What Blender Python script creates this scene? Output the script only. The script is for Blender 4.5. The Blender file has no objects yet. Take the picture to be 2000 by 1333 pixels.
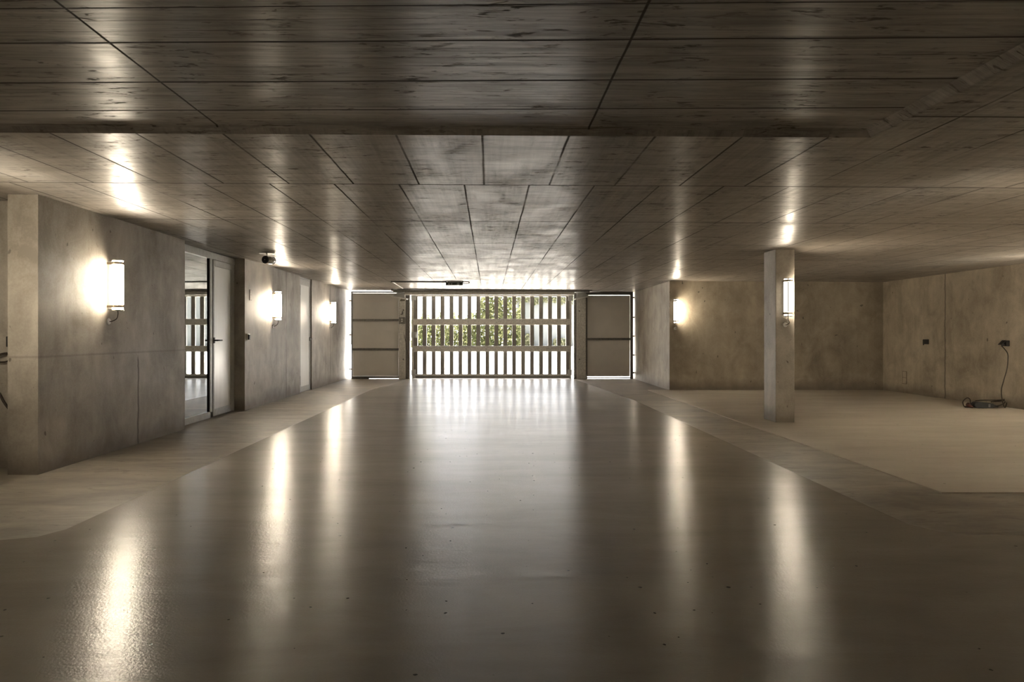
import bpy, bmesh, math, random
from mathutils import Vector, Matrix, Euler

random.seed(7)
S = bpy.context.scene
COL = S.collection
F, CX, CY, H = 1400.0, 956.0, 654.0, 1.15      # focal length in px, vanishing point, eye height


def px(x, y, d):
    """image point (2000x1333 frame) at depth d -> world point"""
    return Vector(((x - CX) * d / F, d, H - (y - CY) * d / F))


def ceil_h(x):
    return H + 1.15 * (1 - 0.005 * (x + 3.7))


# ------------------------------------------------------------------ mesh helpers
def link(name, me, mat=None, parent=None, smooth=False):
    o = bpy.data.objects.new(name, me)
    COL.objects.link(o)
    if mat is not None:
        for m_ in (mat if isinstance(mat, (list, tuple)) else [mat]):
            me.materials.append(m_)
    if parent is not None:
        o.parent = parent
    return o


def box(bm, x0, x1, y0, y1, z0, z1, mi=0, bev=0.0):
    vs = [bm.verts.new((x, y, z)) for z in (z0, z1) for y in (y0, y1) for x in (x0, x1)]
    fs = [(0, 2, 3, 1), (4, 5, 7, 6), (0, 1, 5, 4), (2, 6, 7, 3), (0, 4, 6, 2), (1, 3, 7, 5)]
    out = []
    for f in fs:
        g = bm.faces.new([vs[i] for i in f])
        g.material_index = mi
        out.append(g)
    if bev > 0:
        es = list({e for f in out for e in f.edges})
        bmesh.ops.bevel(bm, geom=es, offset=bev, segments=2, affect='EDGES', profile=0.6)
    return vs


def tube(bm, pts, r, seg=10, cap=True, mi=0):
    pts = [Vector(p) for p in pts]
    rings = []
    prev = None
    for i, p in enumerate(pts):
        if i == 0:
            t = pts[1] - pts[0]
        elif i == len(pts) - 1:
            t = pts[-1] - pts[-2]
        else:
            t = (pts[i + 1] - pts[i - 1])
        t.normalize()
        if prev is None:
            a = Vector((0, 0, 1)) if abs(t.z) < 0.9 else Vector((1, 0, 0))
        else:
            a = prev
        u = (a - t * a.dot(t)).normalized()
        prev = u
        v = t.cross(u)
        rr = r[i] if isinstance(r, (list, tuple)) else r
        rings.append([bm.verts.new(p + (u * math.cos(k * 2 * math.pi / seg) + v * math.sin(k * 2 * math.pi / seg)) * rr) for k in range(seg)])
    for a, b in zip(rings, rings[1:]):
        for k in range(seg):
            f = bm.faces.new((a[k], a[(k + 1) % seg], b[(k + 1) % seg], b[k]))
            f.smooth = True
            f.material_index = mi
    if cap:
        f = bm.faces.new(rings[0][::-1]); f.material_index = mi
        f = bm.faces.new(rings[-1]); f.material_index = mi


def prism(bm, poly, axis, a0, a1):
    """extrude a 2-D polygon; axis 'x': poly in (y,z); 'y': (x,z); 'z': (x,y)"""
    def mk(p, a):
        return {'x': (a, p[0], p[1]), 'y': (p[0], a, p[1]), 'z': (p[0], p[1], a)}[axis]
    A = [bm.verts.new(mk(p, a0)) for p in poly]
    B = [bm.verts.new(mk(p, a1)) for p in poly]
    bm.faces.new(A[::-1]); bm.faces.new(B)
    n = len(poly)
    for i in range(n):
        bm.faces.new((A[i], A[(i + 1) % n], B[(i + 1) % n], B[i]))


def fin(name, bm, mat, parent=None, bevel=0.0):
    bmesh.ops.recalc_face_normals(bm, faces=bm.faces)
    me = bpy.data.meshes.new(name)
    bm.to_mesh(me)
    bm.free()
    o = link(name, me, mat, parent)
    if bevel > 0:
        b = o.modifiers.new('bevel', 'BEVEL')
        b.width = bevel; b.segments = 2; b.limit_method = 'ANGLE'
    return o


def fin_split(name, bm, mat, parent=None, bevel=0.0):
    """one object per loose piece, all of the same kind"""
    seen, out = set(), []
    bm.verts.ensure_lookup_table()
    for v in bm.verts:
        if v in seen: continue
        st, isl = [v], []
        seen.add(v)
        while st:
            q = st.pop(); isl.append(q)
            for e in q.link_edges:
                w_ = e.other_vert(q)
                if w_ not in seen: seen.add(w_); st.append(w_)
        nb = bmesh.new()
        mp = {q: nb.verts.new(q.co) for q in isl}
        for f in {f for q in isl for f in q.link_faces}:
            g = nb.faces.new([mp[q] for q in f.verts]); g.smooth = f.smooth; g.material_index = f.material_index
        out.append(fin(name, nb, mat, parent, bevel))
    bm.free()
    return out


def B():
    return bmesh.new()


def spline(pts, n=8):
    """Catmull-Rom through the points"""
    P = [Vector(p) for p in pts]
    P = [2 * P[0] - P[1]] + P + [2 * P[-1] - P[-2]]
    out = []
    for i in range(1, len(P) - 2):
        for k in range(n):
            t = k / n
            a, b, c, d = P[i - 1], P[i], P[i + 1], P[i + 2]
            out.append(0.5 * ((2 * b) + (c - a) * t + (2 * a - 5 * b + 4 * c - d) * t * t + (3 * b - a - 3 * c + d) * t ** 3))
    out.append(P[-2])
    return out


def tag(o, label, cat, group=None, kind=None):
    if label: o['label'] = label
    if cat: o['category'] = cat
    if group: o['group'] = group
    if kind: o['kind'] = kind
    return o


def empty(name, loc, label, cat, group=None, rz=0.0, kind=None):
    o = bpy.data.objects.new(name, None)
    COL.objects.link(o)
    o.location = loc
    o.rotation_euler = (0, 0, rz)
    o.empty_display_size = 0.1
    return tag(o, label, cat, group, kind)


# ------------------------------------------------------------------ node helpers
class Mat:
    def __init__(self, name):
        self.m = bpy.data.materials.new(name)
        self.m.use_nodes = True
        self.nt = self.m.node_tree
        self.b = self.nt.nodes['Principled BSDF']
        self.out = self.nt.nodes['Material Output']
        self.pos = None

    def n(self, t, **kw):
        x = self.nt.nodes.new(t)
        for k, v in kw.items():
            setattr(x, k, v)
        return x

    def L(self, a, b):
        self.nt.links.new(a, b)

    def put(self, sock, v):
        if hasattr(v, 'is_linked') or isinstance(v, bpy.types.NodeSocket):
            self.L(v, sock)
        else:
            sock.default_value = v

    def P(self):
        if self.pos is None:
            self.pos = self.n('ShaderNodeNewGeometry').outputs['Position']
            s = self.n('ShaderNodeSeparateXYZ')
            self.L(self.pos, s.inputs[0])
            self.X, self.Y, self.Z = s.outputs
        return self.pos

    def ma(self, op, a, b=0.0, c=0.0, clamp=False):
        x = self.n('ShaderNodeMath', operation=op, use_clamp=clamp)
        self.put(x.inputs[0], a); self.put(x.inputs[1], b); self.put(x.inputs[2], c)
        return x.outputs[0]

    def noise(self, scale=(1, 1, 1), detail=4.0, rough=0.55, dist=0.0, loc=(0, 0, 0)):
        mp = self.n('ShaderNodeMapping')
        self.L(self.P(), mp.inputs[0])
        mp.inputs['Scale'].default_value = scale
        mp.inputs['Location'].default_value = loc
        t = self.n('ShaderNodeTexNoise')
        self.L(mp.outputs[0], t.inputs['Vector'])
        t.inputs['Scale'].default_value = 1.0
        t.inputs['Detail'].default_value = detail
        t.inputs['Roughness'].default_value = rough
        t.inputs['Distortion'].default_value = dist
        return t.outputs['Fac']

    def rng(self, v, a, b, c=0.0, d=1.0, smooth=False):
        x = self.n('ShaderNodeMapRange', clamp=True)
        if smooth: x.interpolation_type = 'SMOOTHSTEP'
        self.put(x.inputs[0], v)
        for i, q in enumerate((a, b, c, d)):
            self.put(x.inputs[i + 1], q)
        return x.outputs[0]

    def mix(self, f, a, b, blend='MIX'):
        x = self.n('ShaderNodeMix', data_type='RGBA', blend_type=blend)
        self.put(x.inputs[0], f)
        for i, q in ((6, a), (7, b)):
            if isinstance(q, (tuple, list)):
                q = (q[0], q[1], q[2], 1.0)
            self.put(x.inputs[i], q)
        return x.outputs[2]

    def line(self, v, pos, w):
        d = self.ma('ABSOLUTE', self.ma('SUBTRACT', v, pos))
        return self.rng(d, w * 0.45, w, 1.0, 0.0)

    def per(self, v, off, period, w):
        d = self.ma('ABSOLUTE', self.ma('WRAP', self.ma('SUBTRACT', v, off), period / 2, -period / 2))
        return self.rng(d, w * 0.45, w, 1.0, 0.0)

    def bump(self, h, strength, dist=0.01):
        x = self.n('ShaderNodeBump')
        x.inputs['Strength'].default_value = strength
        x.inputs['Distance'].default_value = dist
        self.L(h, x.inputs['Height'])
        self.L(x.outputs[0], self.b.inputs['Normal'])
        return x

    def set(self, col=None, rough=None, metal=None, spec=None, **kw):
        if col is not None:
            if isinstance(col, (tuple, list)): col = (col[0], col[1], col[2], 1)
            self.put(self.b.inputs['Base Color'], col)
        if rough is not None: self.put(self.b.inputs['Roughness'], rough)
        if metal is not None: self.put(self.b.inputs['Metallic'], metal)
        if spec is not None: self.put(self.b.inputs['Specular IOR Level'], spec)
        for k, v in kw.items():
            self.put(self.b.inputs[k.replace('_', ' ')], v)
        return self


def plain(name, col, rough=0.5, metal=0.0, vary=0.12, nscale=18.0, spec=0.5):
    m = Mat(name)
    f = m.noise((nscale,) * 3, 3)
    c = m.mix(m.rng(f, 0.3, 0.7), tuple(q * (1 - vary) for q in col), tuple(min(1, q * (1 + vary)) for q in col))
    m.set(c, rough, metal, spec)
    return m.m


# ------------------------------------------------------------------ surface materials
def aniso(m, a):
    """gloss drawn out along the length of the hall by trowel and grain marks running across it"""
    c = m.n('ShaderNodeCombineXYZ')
    c.inputs[1].default_value = 1.0
    m.L(c.outputs[0], m.b.inputs['Tangent'])
    m.b.inputs['Anisotropic'].default_value = a


def mat_ceiling():
    m = Mat('board_formed_ceiling')
    m.P()
    X, Y = m.X, m.Y
    front = m.ma('MULTIPLY', m.ma('LESS_THAN', Y, 4.02), m.ma('LESS_THAN', X, 2.105))
    # streaks of the wood grain in the casting
    g_lat = m.noise((1.3, 42, 1), 6, 0.62, 0.2)
    g_lat2 = m.noise((4.0, 130, 1), 4, 0.6)
    g_lon = m.noise((34, 1.1, 1), 5, 0.62, 0.25)
    blot = m.noise((0.55, 0.5, 1), 4, 0.6, 0.4)
    blot2 = m.noise((2.2, 1.7, 1), 5, 0.65, 0.6)
    rear_g = m.ma('ADD', m.ma('MULTIPLY', g_lat, 0.5), m.ma('MULTIPLY', g_lon, 0.5))
    front_g = m.ma('ADD', m.ma('MULTIPLY', g_lat, 0.65), m.ma('MULTIPLY', g_lat2, 0.35))
    g = m.ma('ADD', m.ma('MULTIPLY', front, front_g), m.ma('MULTIPLY', m.ma('SUBTRACT', 1.0, front), rear_g))
    # tone of the single boards
    yq = m.ma('FLOOR', m.ma('DIVIDE', m.ma('SUBTRACT', Y, 5.40), 1.735))
    row0 = m.ma('LESS_THAN', Y, 5.40)
    off = m.ma('ADD', -0.19, m.ma('MULTIPLY', row0, 0.15))
    xq = m.ma('FLOOR', m.ma('DIVIDE', m.ma('SUBTRACT', X, off), 0.49))
    wn = m.n('ShaderNodeTexWhiteNoise', noise_dimensions='2D')
    cb = m.n('ShaderNodeCombineXYZ')
    m.L(xq, cb.inputs[0]); m.L(yq, cb.inputs[1]); m.L(cb.outputs[0], wn.inputs['Vector'])
    board = wn.outputs['Value']
    # joints
    wob = m.ma('MULTIPLY', m.ma('SUBTRACT', m.noise((2, 2, 2), 2), 0.5), 0.012)
    Xw = m.ma('ADD', X, wob)
    jx = m.per(Xw, off, 0.49, 0.009)
    jy = m.per(m.ma('ADD', Y, wob), 5.40, 1.735, 0.014)
    jx = m.ma('MULTIPLY', jx, m.rng(m.noise((0.8, 0.6, 1), 3), 0.36, 0.56, 0.15, 1.0))
    rear_j = m.ma('MAXIMUM', jx, m.ma('MULTIPLY', jy, 0.9))
    rear_j = m.ma('MULTIPLY', rear_j, m.ma('MAXIMUM', m.ma('GREATER_THAN', Y, 4.061), m.ma('GREATER_THAN', X, 2.161)))
    Yf = m.ma('ADD', m.ma('ADD', Y, m.ma('MULTIPLY', X, 0.03)), wob)
    fj = None
    for p_, w_ in ((1.75, 0.009), (2.15, 0.006), (2.53, 0.006), (2.835, 0.010), (3.285, 0.0115), (3.70, 0.0105)):
        l_ = m.line(Yf, p_, w_)
        fj = l_ if fj is None else m.ma('MAXIMUM', fj, l_)
    for p_ in (-3.62, -1.525, 0.556):
        fj = m.ma('MAXIMUM', fj, m.line(Xw, p_, 0.0075))
    fine = m.per(Yf, 0.03, 0.093, 0.004)
    fj = m.ma('MAXIMUM', fj, m.ma('MULTIPLY', fine, m.rng(m.noise((0.7, 9, 1), 2), 0.45, 0.6, 0.0, 0.55)))
    joint = m.ma('ADD', m.ma('MULTIPLY', front, fj), m.ma('MULTIPLY', m.ma('SUBTRACT', 1.0, front), rear_j), clamp=True)
    # small blow holes and knots, drawn out along x
    fl = m.rng(m.noise((7, 26, 1), 3, 0.7, 0.6, (3, 1, 0)), 0.575, 0.645, 0, 1)
    fl = m.ma('MULTIPLY', fl, m.rng(blot2, 0.42, 0.6, 0.15, 1))
    smear = m.rng(m.noise((1.6, 11, 1), 6, 0.72, 0.5, (1, 6, 0)), 0.44, 0.60, 0, 1)
    smear2 = m.rng(m.noise((9, 1.5, 1), 5, 0.7, 0.4, (5, 2, 0)), 0.48, 0.64, 0, 1)
    smear = m.ma('MAXIMUM', smear, m.ma('MULTIPLY', m.ma('SUBTRACT', 1.0, front), smear2))
    base = m.mix(m.rng(g, 0.34, 0.66), (0.16, 0.140, 0.120), (0.45, 0.405, 0.352))
    base = m.mix(m.ma('MULTIPLY', m.rng(blot, 0.4, 0.68), 0.55), base, (0.225, 0.19, 0.155))
    base = m.mix(m.ma('MULTIPLY', m.ma('SUBTRACT', 1.0, front), m.rng(board, 0, 1, 0.0, 0.35)), base, (0.44, 0.385, 0.325))
    base = m.mix(m.ma('MULTIPLY', smear, 0.45), base, (0.13, 0.112, 0.095))
    base = m.mix(m.ma('MULTIPLY', fl, 0.65), base, (0.06, 0.052, 0.046))
    base = m.mix(m.ma('MULTIPLY', joint, 0.9), base, (0.035, 0.030, 0.026))
    r = m.rng(g, 0.3, 0.7, 0.42, 0.32)
    r = m.ma('ADD', r, m.rng(blot2, 0.35, 0.7, -0.03, 0.10))
    r = m.ma('ADD', r, m.ma('MULTIPLY', m.ma('ADD', joint, fl, clamp=True), 0.35))
    hgt = m.ma('SUBTRACT', m.ma('MULTIPLY', g, 0.35), m.ma('ADD', m.ma('MULTIPLY', joint, 1.0), m.ma('MULTIPLY', fl, 0.6)))
    m.bump(hgt, 0.12, 0.004)
    aniso(m, 0.83)
    sp = m.ma('SUBTRACT', 1.15, m.ma('MULTIPLY', m.ma('ADD', m.ma('ADD', m.ma('MULTIPLY', smear, 0.70), fl), joint, clamp=True), 0.95))
    sp = m.ma('MULTIPLY', sp, m.rng(m.ma('ADD', m.ma('MULTIPLY', board, 0.4), m.ma('MULTIPLY', g, 0.6)), 0.25, 0.75, 0.62, 1.2))
    m.set(base, r, spec=sp)
    m.b.inputs['IOR'].default_value = 2.1
    return m.m


def mat_wall(name, tint=(1, 1, 1), joints_y=(), joints_x=(), low_joint=None):
    m = Mat(name)
    m.P()
    big = m.noise((0.55, 0.55, 0.7), 5, 0.6, 0.4)
    vert = m.noise((5, 5, 0.35), 5, 0.6, 0.3)
    mid = m.noise((3, 3, 2.2), 6, 0.65, 0.5)
    fine = m.noise((60, 60, 60), 3, 0.6)
    a = tuple(q * t for q, t in zip((0.215, 0.188, 0.155), tint))
    b = tuple(q * t for q, t in zip((0.540, 0.495, 0.430), tint))
    t = m.ma('ADD', m.ma('ADD', m.ma('MULTIPLY', big, 0.42), m.ma('MULTIPLY', vert, 0.13)), m.ma('ADD', m.ma('MULTIPLY', mid, 0.35), m.ma('MULTIPLY', fine, 0.10)))
    c = m.mix(m.rng(t, 0.37, 0.63), a, b)
    holes = m.rng(m.noise((11, 11, 9), 1, 0.5, 0.0, (5, 2, 1)), 0.755, 0.79)
    j = None
    for v, ps in ((m.Y, joints_y), (m.X, joints_x)):
        for p_ in ps:
            wv = m.ma('ADD', v, m.ma('MULTIPLY', m.ma('SUBTRACT', m.noise((3, 3, 6), 3), 0.5), 0.05))
            l_ = m.line(wv, p_, 0.022)
            j = l_ if j is None else m.ma('MAXIMUM', j, l_)
    if low_joint is not None:
        wv = m.ma('ADD', m.Y, m.ma('MULTIPLY', m.ma('SUBTRACT', m.noise((3, 3, 6), 3), 0.5), 0.06))
        l_ = m.ma('MULTIPLY', m.line(wv, low_joint, 0.022), m.rng(m.Z, 0.88, 0.94, 1.0, 0.0))
        l_ = m.ma('MAXIMUM', l_, m.ma('MULTIPLY', m.ma('MULTIPLY', m.line(m.Z, 0.965, 0.012), m.ma('LESS_THAN', m.Y, 8.7)), 0.35))
        j = m.ma('MAXIMUM', j, l_)
    dirt = m.rng(m.ma('ADD', m.Z, m.ma('MULTIPLY', m.noise((2.5, 2.5, 1.5), 4), -0.34)), -0.12, 0.06, 1.0, 0.0)
    c = m.mix(m.ma('MULTIPLY', dirt, 0.68), c, (0.13, 0.105, 0.082))
    k = holes if j is None else m.ma('MAXIMUM', holes, j)
    c = m.mix(m.ma('MULTIPLY', k, 0.72), c, (0.075, 0.062, 0.05))
    m.bump(m.ma('SUBTRACT', m.ma('ADD', m.ma('MULTIPLY', fine, 0.15), m.ma('MULTIPLY', mid, 0.4)), k), 0.2, 0.006)
    m.set(c, m.rng(t, 0.3, 0.7, 0.62, 0.48), spec=0.4)
    return m.m


def mat_floor_raw():
    m = Mat('raw_concrete_floor')
    m.P()
    lat = m.noise((0.8, 2.6, 1), 6, 0.62, 0.9)
    mid = m.noise((2.4, 5.0, 1), 6, 0.7, 0.8)
    fine = m.noise((45, 45, 45), 3)
    t = m.ma('ADD', m.ma('MULTIPLY', lat, 0.6), m.ma('MULTIPLY', mid, 0.4))
    c = m.mix(m.rng(t, 0.36, 0.66), (0.17, 0.147, 0.116), (0.43, 0.38, 0.315))
    st = m.rng(m.noise((3.0, 7.0, 1), 5, 0.72, 1.2, (4, 4, 0)), 0.58, 0.70)
    c = m.mix(m.ma('MULTIPLY', st, 0.75), c, (0.12, 0.098, 0.075))
    m.bump(m.ma('ADD', m.ma('MULTIPLY', fine, 0.3), mid), 0.15, 0.004)
    m.set(c, m.rng(t, 0.35, 0.65, 0.42, 0.55), spec=0.45)
    return m.m


def mat_floor_coat(name, a, b, r0, r1, peel):
    m = Mat(name)
    m.P()
    lat = m.noise((0.35, 1.5, 1), 5, 0.6, 0.7)
    mid = m.noise((1.2, 2.6, 1), 6, 0.66, 0.8)
    t = m.ma('ADD', m.ma('MULTIPLY', lat, 0.6), m.ma('MULTIPLY', mid, 0.4))
    c = m.mix(m.rng(t, 0.36, 0.66), a, b)
    sp = m.rng(m.noise((30, 30, 30), 0, 0.5, 0.0, (7, 3, 0)), 0.845, 0.86)
    c = m.mix(m.ma('MULTIPLY', sp, 0.9), c, (0.03, 0.025, 0.02))
    wave = m.noise((0.6, 4.6, 1), 4, 0.55, 0.6)
    pe = m.noise((95, 95, 95), 2, 0.5)
    h = m.ma('ADD', m.ma('MULTIPLY', pe, 0.010 * peel), m.ma('MULTIPLY', wave, 0.28))
    m.bump(h, 0.5, 0.022)
    aniso(m, 0.62)
    m.b.inputs['IOR'].default_value = 1.52
    m.set(c, m.rng(t, 0.35, 0.65, r1, r0), spec=0.42)
    return m.m


CEIL = mat_ceiling()
WALL_L = mat_wall('fair_faced_concrete', (1, 1, 1), joints_y=(13.05, 16.65), low_joint=7.55)
WALL_R = mat_wall('pale_concrete', (1.32, 1.27, 1.16), joints_y=(12.76,))
WALL_A = mat_wall('brown_concrete', (0.90, 0.85, 0.76))
WALL_B = mat_wall('grey_concrete', (1, 1, 1))
RAW = mat_floor_raw()
LANE = mat_floor_coat('glossy_floor_coating', (0.30, 0.27, 0.23), (0.40, 0.365, 0.315), 0.235, 0.268, 8.0)
BAY = mat_floor_coat('satin_floor_coating', (0.44, 0.39, 0.325), (0.56, 0.505, 0.425), 0.36, 0.44, 0.7)

ALU = plain('brushed_aluminium', (0.46, 0.46, 0.44), 0.42, 0.0, 0.10)
GALV = plain('galvanised_steel', (0.60, 0.58, 0.53), 0.40, 0.15, 0.22, 30)
GALVD = plain('dark_galvanised_steel', (0.20, 0.19, 0.17), 0.45, 0.3, 0.25, 30)
SLAT = plain('grey_slat_paint', (0.23, 0.215, 0.19), 0.5, 0.0, 0.1)
PANEL = plain('grey_sheet_panel', (0.74, 0.71, 0.66), 0.55, 0.0, 0.05, 2)
CHROME = plain('polished_steel', (0.78, 0.76, 0.72), 0.16, 1.0, 0.05)
BLACK = plain('black_plastic', (0.018, 0.016, 0.015), 0.45, 0.0, 0.2)
CABLE = plain('dark_brown_cable', (0.04, 0.028, 0.018), 0.5, 0.0, 0.2)
DARKGREEN = plain('dark_green_grey_housing', (0.055, 0.060, 0.050), 0.45, 0.0, 0.2)
WHITE = plain('white_plastic', (0.75, 0.74, 0.70), 0.4, 0.0, 0.05)
REDB = plain('red_brown_plastic', (0.085, 0.03, 0.022), 0.5, 0.0, 0.2)
GREYT = plain('grey_print', (0.22, 0.22, 0.22), 0.5, 0.0, 0.05)
BRASS = plain('dull_brass_ring', (0.42, 0.34, 0.20), 0.35, 0.7, 0.1)
RINGD = plain('dark_bronze_band', (0.16, 0.125, 0.085), 0.4, 0.4, 0.1)
PAVE = plain('sunlit_paving', (0.70, 0.67, 0.62), 0.8, 0.0, 0.06, 3)
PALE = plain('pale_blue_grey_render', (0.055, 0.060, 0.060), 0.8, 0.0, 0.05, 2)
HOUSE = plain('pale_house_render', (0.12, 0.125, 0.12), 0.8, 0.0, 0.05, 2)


def mat_glass_door():
    m = Mat('reflective_door_glass')
    nt = m.nt
    gl = m.n('ShaderNodeBsdfGlossy'); gl.inputs['Roughness'].default_value = 0.0
    gl.inputs['Color'].default_value = (0.93, 0.95, 0.93, 1)
    tr = m.n('ShaderNodeBsdfTransparent'); tr.inputs['Color'].default_value = (0.7, 0.74, 0.72, 1)
    fr = m.n('ShaderNodeFresnel'); fr.inputs['IOR'].default_value = 2.3
    mx = m.n('ShaderNodeMixShader')
    m.L(m.ma('ADD', m.ma('MULTIPLY', fr.outputs[0], 0.8), 0.30, clamp=True), mx.inputs[0])
    m.L(tr.outputs[0], mx.inputs[1]); m.L(gl.outputs[0], mx.inputs[2])
    m.L(mx.outputs[0], m.out.inputs['Surface'])
    return m.m


def mat_satin():
    m = Mat('satin_glass_panel')
    m.P()
    f = m.noise((9, 9, 0.8), 4, 0.6)
    c = m.mix(m.rng(f, 0.3, 0.7), (0.74, 0.74, 0.71), (0.84, 0.84, 0.81))
    m.set(c, m.rng(f, 0.3, 0.7, 0.29, 0.36), spec=0.8)
    m.b.inputs['IOR'].default_value = 1.55
    return m.m


def mat_lamp(sign, eb, ed, name):
    """luminous diffuser: the half with the bulbs glows, the other half only faintly"""
    m = Mat(name)
    tc = m.n('ShaderNodeTexCoord')
    s = m.n('ShaderNodeSeparateXYZ'); m.L(tc.outputs['Object'], s.inputs[0])
    x = m.ma('MULTIPLY', s.outputs[0], float(sign))
    e = m.rng(x, -0.012, -0.004, ed, eb)
    strip = m.line(x, -0.016, 0.012)
    e = m.ma('MULTIPLY', e, m.ma('SUBTRACT', 1.0, m.ma('MULTIPLY', strip, 0.94)))
    back = m.ma('ADD', s.outputs[1], 0.092)
    e = m.ma('MULTIPLY', e, m.rng(back, 0.0, 0.045, 1.0, 0.20))      # the rear of the tube is backed by its reflector
    em = m.n('ShaderNodeEmission')
    em.inputs['Color'].default_value = (1.0, 0.865, 0.66, 1)
    m.L(e, em.inputs['Strength'])
    m.L(em.outputs[0], m.out.inputs['Surface'])
    return m.m


def mat_leaf(name, a, b):
    m = Mat(name)
    oi = m.n('ShaderNodeNewGeometry')
    c = m.mix(oi.outputs['Random Per Island'], a, b)
    d = m.n('ShaderNodeBsdfDiffuse'); m.L(c, d.inputs[0])
    t = m.n('ShaderNodeBsdfTranslucent'); m.L(c, t.inputs[0])
    mx = m.n('ShaderNodeMixShader'); mx.inputs[0].default_value = 0.45
    m.L(d.outputs[0], mx.inputs[1]); m.L(t.outputs[0], mx.inputs[2])
    m.L(mx.outputs[0], m.out.inputs['Surface'])
    return m.m


GLASS = mat_glass_door()
SATIN = mat_satin()
LEAF = mat_leaf('hedge_leaves', (0.030, 0.038, 0.014), (0.125, 0.128, 0.066))
LEAFP = mat_leaf('pale_leaves', (0.05, 0.056, 0.028), (0.15, 0.15, 0.10))
LB, LD = 26.0, 1.1
LAMP_P = mat_lamp(+1, LB, LD, 'lamp_glow_plus')
LAMP_N = mat_lamp(-1, LB, LD, 'lamp_glow_minus')


# ------------------------------------------------------------------ SETTING
def struct(o):
    o['kind'] = 'structure'
    return o


GY = 18.6                    # gate plane
YB = -4.0                    # back of the garage, behind the viewer

# floor: raw concrete slab with coatings laid on it
bm = B()
box(bm, -9.3, 8.4, YB, 18.95, -0.2, 0.0, 0)
def coat(poly, mi, z=0.004):
    A = [bm.verts.new((x, y, -0.02)) for x, y in poly]
    Bt = [bm.verts.new((x, y, z)) for x, y in poly]
    f = bm.faces.new(Bt); f.material_index = mi
    n = len(poly)
    for i in range(n):
        g = bm.faces.new((A[i], A[(i + 1) % n], Bt[(i + 1) % n], Bt[i])); g.material_index = mi
coat([(-9.2, YB + .02), (8.1, YB + .02), (8.1, 4.10), (2.78, 4.10), (2.62, 4.17), (2.53, 4.33), (2.53, 12.6), (2.15, 18.9), (-2.15, 18.9), (-2.46, 14.8),
      (-2.49, 4.22), (-2.56, 4.06), (-2.75, 3.985), (-9.2, 3.985)], 1)
coat([(3.27, 5.18), (8.11, 5.18), (8.11, 14.80), (3.27, 14.80)], 2, 0.010)
floor = struct(fin('floor', bm, [RAW, LANE, BAY]))

# ceiling: tilted slab, the near field of cross boards sits 4 cm higher behind a chamfer
bm = B()
def cv(x, y, up=0.0):
    return bm.verts.new((x, y, ceil_h(x) + up))
XL, XR, X1 = -9.3, 8.4, 2.16
Y1, UP, CH = 4.06, 0.036, 0.055
a = cv(XL, Y1); b_ = cv(X1, Y1); c_ = cv(XR, Y1)
d_ = cv(XL, 18.95); e_ = cv(X1, 18.95); f_ = cv(XR, 18.95)
g_ = cv(X1, YB); h_ = cv(XR, YB)
i_ = cv(XL, Y1 - CH, UP); j_ = cv(X1 - CH, Y1 - CH, UP); k_ = cv(XL, YB, UP); l_ = cv(X1 - CH, YB, UP)
for q in ((a, b_, e_, d_), (b_, c_, f_, e_), (g_, h_, c_, b_), (i_, j_, b_, a), (j_, l_, g_, b_), (k_, l_, j_, i_)):
    bm.faces.new(q)
T = [bm.verts.new((x, y, 2.75)) for x, y in ((XL, YB), (XR, YB), (XR, 18.95), (XL, 18.95))]
bm.faces.new(T)
bm.faces.new((T[0], T[1], h_, g_, l_, k_)); bm.faces.new((T[2], T[3], d_, e_, f_))
bm.faces.new((T[1], T[2], f_, c_, h_)); bm.faces.new((T[3], T[0], k_, i_, a, d_))
ceiling = struct(fin('ceiling', bm, CEIL))

ZT = 2.5
bm = B()
def wbox(x0, x1, y0, y1, z0=0.0, z1=None):
    """wall block whose top follows the tilted ceiling"""
    v = box(bm, x0, x1, y0, y1, z0 - 0.05, 1.0)
    for q in v:
        if q.co.z > 0.9:
            q.co.z = (ceil_h(q.co.x) + 0.03) if z1 is None else z1
wbox(-3.95, -3.70, 5.876, 8.706)
wbox(-3.95, -3.70, 10.84, 14.0)
wbox(-3.95, -3.70, 14.93, 18.95)
wall_left = struct(fin('wall_left', bm, WALL_L))
bm = B(); wbox(-9.3, -3.95, 6.17, 6.4)
struct(fin('wall_left_bay', bm, WALL_B))
bm = B(); wbox(-9.3, -9.05, YB, 18.95)
struct(fin('wall_far_left', bm, WALL_B))
bm = B(); wbox(-9.05, -3.95, 18.7, 18.95)
struct(fin('wall_front', bm, WALL_B))
bm = B()
v = box(bm, 3.71, 8.4, 14.77, 18.95, -0.05, 1.0)
for q in v:
    if q.co.z > 0.9: q.co.z = ceil_h(q.co.x) + 0.03
    if q.co.x < 4 and q.co.y > 18: q.co.x = 3.765
struct(fin('wall_alcove', bm, WALL_A))
bm = B(); wbox(8.11, 8.4, YB, 14.8)
struct(fin('wall_right', bm, WALL_R))
bm = B(); wbox(-9.3, 8.4, YB - 0.2, YB)
struct(fin('wall_back', bm, WALL_B))

# columns
def column(x0, x1, y0, y1, label):
    bm = B()
    v = box(bm, x0, x1, y0, y1, -0.02, 1.0)
    for q in v:
        if q.co.z > 0.9: q.co.z = ceil_h(q.co.x) + 0.01
    o = fin('concrete_column', bm, WALL_B, None, 0.008)
    tag(o, label, 'column')
    return o
column(3.716, 3.962, 9.306, 9.705, 'square grey concrete column carrying a tube lamp, standing on the right bay')
column(3.716, 3.962, 4.1, 4.5, 'concrete column nearer than the lamp column on the right bay')
column(-3.95, -3.70, 4.3, 4.7, 'concrete column by the open left bay, nearer than the wall end')

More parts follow.
